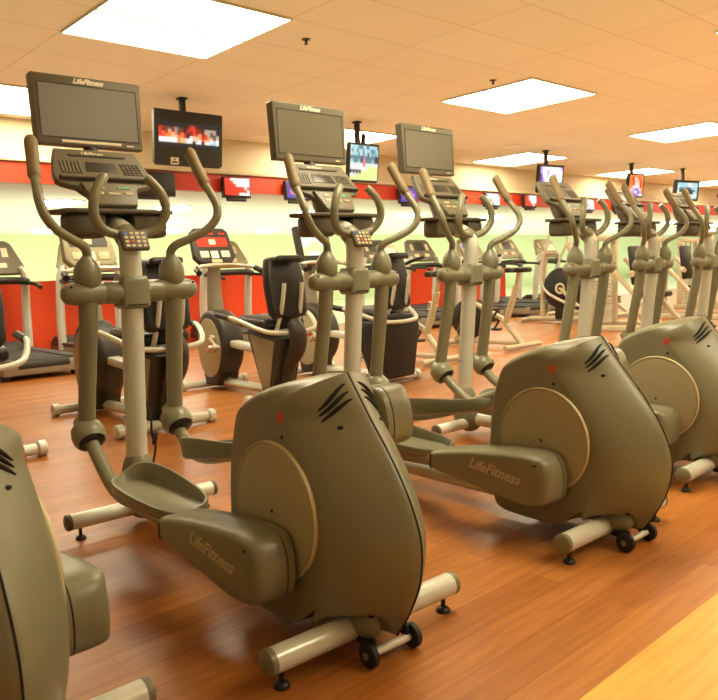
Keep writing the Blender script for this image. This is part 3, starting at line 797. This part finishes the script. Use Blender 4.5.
def rb_seatback(b):
    m = TR(0, -.10, .66) @ RX(-.16) @ XZ
    b.prism([(-.13, 0), (.13, 0), (.165, .12), (.17, .28), (.15, .42), (.11, .46), (-.11, .46), (-.15, .42), (-.17, .28), (-.165, .12)], m @ TR(0, 0, -.05), .09, .032, sub=3)
    b.box((0, -.135, 1.10), (.22, .06, .05), (-.16, 0, 0), .02)
def rb_slot(b):
    m = TR(0, -.10, .66) @ RX(-.16) @ XZ @ TR(0, 0, -.054)
    b.prism([(-.01, .22), (.03, .20), (.05, .30), (.04, .38), (.0, .40), (-.02, .36), (.01, .34), (.02, .28)], m, .008, .002)
def rb_seatrails(b):
    for s in (-1, 1): b.tube([(s * .09, -.05, .55), (s * .085, -.125, .70), (s * .08, -.168, .86), (s * .078, -.175, .92)], .016, 10, 4)
def rb_seat(b): b.box((0, .17, .62), (.40, .40, .09), (.06, 0, 0), .035, 3)
def rb_side(b): b.tube([(-.36, .30, .68), (-.34, .12, .66), (-.24, -.10, .575), (-.1, -.15, .55), (.1, -.15, .55), (.24, -.10, .575), (.34, .12, .66), (.36, .30, .68)], .018, 12, 5)
def rb_sidegrip(s):
    def g(b): b.tube([(s * .35, .18, .668), (s * .362, .36, .69)], .024, 12)
    return g
def rb_house(b):
    m = TR(-.105, 1.03, .40) @ YZX
    O = [(.29 * math.cos(a) * (.82 if math.cos(a) > 0 else 1.0), .30 * math.sin(a)) for a in [2 * PI * k / 40 for k in range(40)]]
    O = [(x, y if y > -.2 else -.2 + (y + .2) * 1.0) for x, y in O]
    b.prism(O, m, .21, .05); b.prism([(-.18, -.15), (.14, -.15), (.10, -.36), (-.12, -.36)], m, .21, .03)
def rb_hside(s):
    def g(b):
        O = [(.23 * math.cos(a) * (.8 if math.cos(a) > 0 else .98), .26 * math.sin(a) - .03) for a in [2 * PI * k / 36 for k in range(36)]]
        b.prism(O, TR(s * .103 - (.008 if s < 0 else 0), 1.03, .40) @ YZX, .008, .003)
    return g
def rb_hmark(s):
    def g(b): b.box((s * .113, .95, .40), (.003, .12, .018)); b.box((s * .113, .99, .36), (.003, .06, .012))
    return g
def rb_crank(s):
    def g(b):
        a = .5 if s > 0 else .5 + PI
        y, z = .92 + .16 * math.cos(a), .46 + .16 * math.sin(a)
        b.tube([(s * .10, .92, .46), (s * .15, .92, .46)], .03, 12); b.tube([(s * .145, .92, .46), (s * .15, y, z)], .016, 10)
        b.box((s * .20, y, z), (.10, .09, .03), (-.6, 0, 0), .008)
    return g
def rb_post(b): b.tube([(0, 1.05, .62), (0, 1.06, .95), (0, 1.02, 1.12)], [.07, .055, .05], 14, 4, flat=1.2)
CM = TR(0, .98, 1.10) @ RX(-.42) @ XZ
def rb_con(b): b.prism([(-.15, 0), (.15, 0), (.20, .06), (.18, .30), (.14, .335), (-.14, .335), (-.18, .30), (-.20, .06)], CM @ TR(0, 0, -.05), .06, .015)
def rb_cdisp(b): b.prism([(-.14, .15), (.14, .15), (.15, .19), (.14, .24), (-.14, .24), (-.15, .19)], CM @ TR(0, 0, .009), .003)
RBK = ((-.14, .05, .08, .06, 0), (.06, .05, .08, .06, 0), (-.04, .04, .07, .07, 2), (-.03, .17, .06, .05, 0), (-.14, .265, .06, .018, 1), (-.03, .265, .06, .018, 1), (.08, .265, .06, .018, 1), (-.05, -.0, .1, .03, 3))
def rb_ckey(k):
    def g(b):
        x, y, w, h, mi = RBK[k]
        b.prism([(x, y), (x + w, y), (x + w, y + h), (x, y + h)], CM @ TR(0, 0, .009), .005, .001)
    return g
def rb_bar2(b): b.tube([(-.30, .74, 1.02), (-.27, .84, 1.06), (-.12, .91, 1.08), (.12, .91, 1.08), (.27, .84, 1.06), (.30, .74, 1.02)], .018, 12, 5)
def rb_bgrip(s):
    def g(b): b.tube([(s * .302, .73, 1.015), (s * .28, .82, 1.05)], .024, 12)
    return g
def recumbent(x, y, rz, label, red=True, dark=False, tv=None):
    t = thing('recumbent_bike', label, 'exercise bike', (x, y, 0), rz, 'recumbent bikes behind the trainers')
    fb = part('front_stabilizer', t, 'rb_fb', rb_bar(1.15, .30), 'silver'); rbx = part('rear_stabilizer', t, 'rb_rb', rb_bar(0, .33), 'silver')
    for s in (-1, 1):
        part('end_cap', fb, f'rb_fc{s}', rb_cap(s, 1.15, .30), 'silver'); part('end_cap', rbx, f'rb_rc{s}', rb_cap(s, 0, .33), 'silver')
    part('main_rail', t, 'rb_rail', rb_rail, 'silver')
    w = part('rear_support', t, 'rb_wedge', rb_wedge, 'dark')
    h = part('drive_housing', t, 'rb_house', rb_house, 'dark')
    for s in (-1, 1):
        part('side_panel', w, f'rb_ws{s}', rb_wside(s), 'black' if dark else 'disc', label=None) if not dark else part('side_panel', w, f'rb_wsd{s}', rb_wside(s), 'black')
        hp = part('side_panel', h, f'rb_hs{s}', rb_hside(s), 'disc'); part('mark', h, f'rb_hm{s}', rb_hmark(s), 'red_mark')
        part('crank_pedal', t, f'rb_cr{s}', rb_crank(s), 'chrome')
    if dark: part('rear_cover', t, 'rb_box', rb_box, 'black')
    else: part('rear_column', t, 'rb_back', rb_back, 'dark')
    sb = part('seat_back', t, 'rb_sb', rb_seatback, 'vinyl'); part('slot', sb, 'rb_slot', rb_slot, 'disc'); part('seat_rails', sb, 'rb_sr', rb_seatrails, 'silver')
    part('seat', t, 'rb_seat', rb_seat, 'vinyl')
    sd = part('side_handle', t, 'rb_side', rb_side, 'silver')
    hb = part('handlebar', t, 'rb_bar2', rb_bar2, 'chrome')
    for s in (-1, 1): part('grip', sd, f'rb_sg{s}', rb_sidegrip(s), 'black'); part('grip', hb, f'rb_bg{s}', rb_bgrip(s), 'black')
    part('console_post', t, 'rb_post', rb_post, 'deckgrey')
    if tv:
        c = part('console', t, 'rb_tv', lambda b: (b.box((0, .99, 1.24), (.40, .06, .36), (-.25, 0, 0), .015), b.box((0, 1.02, 1.06), (.10, .06, .10))), 'dark')
        o = bpy.data.objects.new('screen', picture_mesh('rbtv' + tv, ART[tv], PAL, .31, .22)); COL.objects.link(o); o.parent = c; o.matrix_local = TR(0, .954, 1.25) @ RX(-.25)
        return
    c = part('console', t, 'rb_con' + str(red), rb_con, 'dark' if red else 'disc'); part('display', c, 'rb_cd' + str(red), rb_cdisp, 'key_red' if red else 'lcd')
    for k, rw in enumerate(RBK): part('key_pad', c, f'rb_ck{red}{k}', rb_ckey(k), (['pale', 'key_red', 'label_white', 'key'] if red else ['key', 'label_white', 'pale', 'key'])[rw[4]])
recumbent(1.13, 4.38, 0, 'recumbent bike at the left edge, only the end of its floor bar showing', red=False)
recumbent(2.28, 4.42, 0, 'recumbent bike partly hidden behind the nearest trainer post', red=False)
recumbent(3.40, 4.62, -.06, 'recumbent bike with a red lit console and black seat back, left of the second trainer')
recumbent(4.48, 4.55, 0, 'recumbent bike with a black body behind the second trainer post', red=False, dark=True, tv='green')

# ------------------------------------------------------------------ upright bikes
def ub_front(b): b.tube([(-.26, 1.0, .045), (.26, 1.0, .045)], .03, 12)
def ub_rear(b): b.tube([(-.34, -.02, .045), (.34, -.02, .045)], .03, 12)
def ub_frame(b):
    b.tube([(0, -.02, .05), (0, .28, .36), (0, .66, .52)], .032, 12, 0); b.tube([(0, .22, .30), (0, .10, .62), (0, .06, .74)], .036, 12, 0)
    b.tube([(0, 1.0, .05), (0, .80, .45), (0, .72, .98)], .036, 12, 0); b.tube([(0, .05, .07), (0, .95, .07)], .028, 12)
def ub_post(b): b.tube([(0, .08, .62), (0, .03, .90)], .022, 12)
def ub_saddle(b): b.prism([(-.11, -.12), (0, -.15), (.11, -.12), (.12, -.03), (.05, .06), (.03, .16), (-.03, .16), (-.05, .06), (-.12, -.03)], TR(0, .04, .89), .06, .02, sub=3)
def ub_fly(b): b.lathe([(.03, -.035), (.22, -.035), (.245, -.02), (.245, .02), (.22, .035), (.03, .035)], TR(0, .78, .33) @ RY(PI / 2), 36)
def ub_flyhub(b): b.lathe([(.001, -.045), (.10, -.042), (.10, .042), (.001, .045)], TR(0, .78, .33) @ RY(PI / 2), 24)
def ub_crank(s):
    def g(b):
        a = -.9 if s > 0 else -.9 + PI
        y, z = .36 + .17 * math.cos(a), .34 + .17 * math.sin(a)
        b.tube([(s * .03, .36, .34), (s * .09, .36, .34)], .025, 10); b.tube([(s * .085, .36, .34), (s * .09, y, z)], .014, 8); b.box((s * .15, y, z), (.10, .10, .03), bev=.008)
    return g
def ub_bar(b): b.tube([(-.22, .44, 1.10), (-.23, .60, 1.07), (-.14, .72, 1.02), (.14, .72, 1.02), (.23, .60, 1.07), (.22, .44, 1.10)], .019, 10, 5)
def ub_con(b): b.box((0, .75, 1.16), (.28, .05, .20), (-.5, 0, 0), .02)
def ub_disp(b): b.box((0, .722, 1.168), (.18, .01, .10), (-.5, 0, 0))
def ub_tag(b): b.box((-.037, .13, .60), (.006, .05, .09), (.3, 0, 0))
def ub_tagmark(b):
    for z in (.575, .60, .622): b.box((-.041, .132, z), (.003, .024, .008), (.3, 0, 0))
    for y in (.122, .144): b.box((-.041, y, .60), (.003, .006, .05), (.3, 0, 0))
def upright(x, y, rz, label, tag=False, col='cream', lit=None):
    t = thing('upright_bike', label, 'exercise bike', (x, y, 0), rz, 'upright bikes behind the trainers')
    part('front_stabilizer', t, 'ub_front' + col, ub_front, col); part('rear_stabilizer', t, 'ub_rear' + col, ub_rear, col)
    f = part('frame', t, 'ub_frame' + col, ub_frame, col); part('seat_post', t, 'ub_post', ub_post, 'chrome'); part('saddle', t, 'ub_sad', ub_saddle, 'vinyl')
    fl = part('flywheel', t, 'ub_fly', ub_fly, 'black'); part('flywheel_cover', fl, 'ub_fh', ub_flyhub, 'disc')
    for s in (-1, 1): part('crank_pedal', t, f'ub_cr{s}', ub_crank(s), 'dark')
    part('handlebar', t, 'ub_bar', ub_bar, 'black'); c = part('console', t, 'ub_con', ub_con, 'disc')
    if lit:
        o = bpy.data.objects.new('screen', picture_mesh('ubtv' + lit, ART[lit], PAL, .24, .17)); COL.objects.link(o); o.parent = c; o.matrix_local = TR(0, .722, 1.175) @ RX(-.5)
    else: part('display', c, 'ub_disp', ub_disp, 'pale')
    if tag:
        g = part('number_tag', f, 'ub_tag', ub_tag, 'label_white'); part('number', g, 'ub_tm', ub_tagmark, 'black')
upright(5.72, 5.03, .0, 'upright bike with a white tag on its frame, between the second and third trainers', tag=True)
upright(7.15, 5.08, .0, 'upright bike with a lit violet screen behind the third trainer post', lit='bluesoft')
# ------------------------------------------------------------------ weight machines on the right
def wm_base(b):
    for s in (-1, 1): b.box((s * .35, .6, .04), (.07, 1.3, .08), bev=.01)
    b.box((0, 1.2, .04), (.77, .07, .08), bev=.01)
def wm_up(s):
    def g(b): b.box((s * .35, 1.15, .68), (.07, .09, 1.2), bev=.01)
    return g
def wm_top(b): b.box((0, 1.15, 1.30), (.77, .09, .07), bev=.01)
def wm_diag(s):
    def g(b): b.tube([(s * .30, .10, .08), (s * .30, .95, 1.0)], .035, 10)
    return g
def wm_arm(b): b.tube([(-.45, .45, .78), (-.2, .6, .80), (.2, .6, .80), (.45, .45, .78)], .035, 12, 3)
def wm_stack(b):
    for k in range(12): b.box((0, 1.15, .10 + k * .055), (.30, .16, .045), bev=.004)
def wm_rods(b):
    for s in (-1, 1): b.tube([(s * .1, 1.15, .08), (s * .1, 1.15, 1.28)], .011, 8)
def wm_seat(b): b.box((0, .35, .50), (.34, .36, .08), bev=.03); b.tube([(0, .35, .06), (0, .35, .48)], .04, 10)
def wm_backpad(b): b.box((0, .62, .90), (.30, .08, .55), (-.12, 0, 0), .03)
def weight_machine(x, y, rz, label):
    t = thing('weight_machine', label, 'weight machine', (x, y, 0), rz, 'weight machines on the right')
    part('base', t, 'wm_base', wm_base, 'cream'); part('top_beam', t, 'wm_top', wm_top, 'cream'); part('press_arm', t, 'wm_arm', wm_arm, 'cream')
    for s in (-1, 1): part('upright', t, f'wm_up{s}', wm_up(s), 'cream'); part('brace', t, f'wm_dg{s}', wm_diag(s), 'cream')
    part('weight_stack', t, 'wm_stack', wm_stack, 'silver'); part('guide_rods', t, 'wm_rods', wm_rods, 'chrome'); part('seat', t, 'wm_seat', wm_seat, 'vinyl'); part('back_pad', t, 'wm_bp', wm_backpad, 'vinyl')

weight_machine(9.95, 4.5, 0, 'cream framed weight machine between the fourth and fifth trainers')
weight_machine(12.2, 4.8, 0, 'cream framed weight machine between the fifth and sixth trainers')
weight_machine(14.6, 5.3, 0, 'farthest cream framed weight machine, at the right edge')
def ct_base(b):
    b.tube([(-.30, -.1, .045), (.30, -.1, .045)], .035, 12); b.tube([(-.28, 1.25, .045), (.28, 1.25, .045)], .035, 12); b.tube([(0, -.1, .06), (0, 1.25, .06)], .04, 12)
def ct_legs(s):
    def g(b): b.tube([(s * .22, -.05, .06), (s * .16, .55, .55)], .03, 10)
    return g
def ct_house(b): b.lathe([(.02, -.10), (.28, -.10), (.33, -.07), (.33, .07), (.28, .10), (.02, .10)], TR(0, .60, .56) @ RY(PI / 2), 36); b.box((0, .62, .25), (.14, .22, .4), bev=.03)
def ct_mark(s):
    def g(b):
        b.lathe([(.09, 0), (.09, .006), (.06, .006), (.06, 0)], TR(s * .10, .60, .56) @ RY(s * PI / 2), 24, caps=False); b.box((s * .104, .60, .56), (.006, .05, .03))
    return g
def ct_post(b): b.tube([(0, 1.0, .08), (0, .98, .7), (0, .92, 1.15)], .04, 12, 4)
def ct_arm(s):
    def g(b): b.tube([(s * .22, .30, .28), (s * .25, .80, .55), (s * .25, .85, .95), (s * .27, .72, 1.25), (s * .27, .70, 1.42)], .022, 10, 4)
    return g
def ct_ped(s):
    def g(b): b.box((s * .18, .10 if s < 0 else .3, .26 if s < 0 else .34), (.14, .34, .05), bev=.02)
    return g
def ct_con(b): b.box((0, .88, 1.22), (.34, .06, .26), (-.5, 0, 0), .03)
def ct_disp(b): b.box((0, .846, 1.225), (.22, .012, .12), (-.5, 0, 0))
def cross_trainer(x, y, rz, label):
    t = thing('cross_trainer', label, 'cross trainer', (x, y, 0), rz)
    part('base', t, 'ct_base', ct_base, 'cream'); h = part('drive_housing', t, 'ct_house', ct_house, 'black'); part('post', t, 'ct_post', ct_post, 'cream')
    for s in (-1, 1):
        part('leg', t, f'ct_leg{s}', ct_legs(s), 'cream'); part('mark', h, f'ct_mark{s}', ct_mark(s), 'pale'); part('swing_arm', t, f'ct_arm{s}', ct_arm(s), 'silver'); part('pedal', t, f'ct_ped{s}', ct_ped(s), 'dark')
    c = part('console', t, 'ct_con', ct_con, 'disc'); part('display', c, 'ct_disp', ct_disp, 'label_white')
cross_trainer(10.6, 6.1, 0, 'cross trainer with a black round housing left of the fourth trainer')
cross_trainer(12.0, 6.5, 0, 'cross trainer far back between the fifth and sixth trainers')

def area_light(name, loc, sx, sy, power, col):
    l = bpy.data.lights.new(name, 'AREA'); l.shape = 'RECTANGLE'; l.size = sx; l.size_y = sy; l.energy = power; l.color = col
    o = bpy.data.objects.new(name, l); COL.objects.link(o); o.location = loc; o.rotation_euler = (PI, 0, 0); return o
area_light('added_fill', (14, 4.0, 1.95), 40, 9, .31 * PI * 360, (1, .86, .48))  # added upward fill that brightens the main ceiling; the room has no such lamp
area_light('added_fill_beyond', (22, 14.4, .2), 50, 8, .75 * PI * 400, (.95, 1, .86))  # added fill above the far floor, lifts the low ceiling; not a real fixture

# ------------------------------------------------------------------ camera, world, view
f = 743.19; pitch = -.1096; roll = -.0385; hc = 1.0093; cy = .7363
cp, sp = math.cos(pitch), math.sin(pitch)
Rv = Vector((1, 0, 0)); Uv = Vector((0, -sp, cp)); Fv = Vector((0, cp, sp))
cr_, sr_ = math.cos(roll), math.sin(roll)
rz = Matrix.Rotation(-cy, 3, 'Z')
X = rz @ (Rv * cr_ + Uv * sr_); Y = rz @ (Uv * cr_ - Rv * sr_); Z = -(rz @ Fv)
cam = bpy.data.cameras.new('camera'); co = bpy.data.objects.new('camera', cam); COL.objects.link(co)
cam.sensor_width = 36; cam.lens = f / 718 * 36; cam.clip_start = .05
co.matrix_world = Matrix(((X.x, Y.x, Z.x, 0), (X.y, Y.y, Z.y, 0), (X.z, Y.z, Z.z, hc), (0, 0, 0, 1)))
sc.camera = co
cam.dof.use_dof = True; cam.dof.focus_distance = 2.9; cam.dof.aperture_fstop = 11.0
w = bpy.data.worlds.new('world'); sc.world = w; w.use_nodes = True
bg = w.node_tree.nodes['Background']; bg.inputs[0].default_value = (1, .80, .52, 1); bg.inputs[1].default_value = .25
sc.view_settings.view_transform = 'Standard'; sc.view_settings.look = 'None'; sc.view_settings.gamma = 1; sc.view_settings.use_curve_mapping = False
sc.view_settings.exposure = 0.0
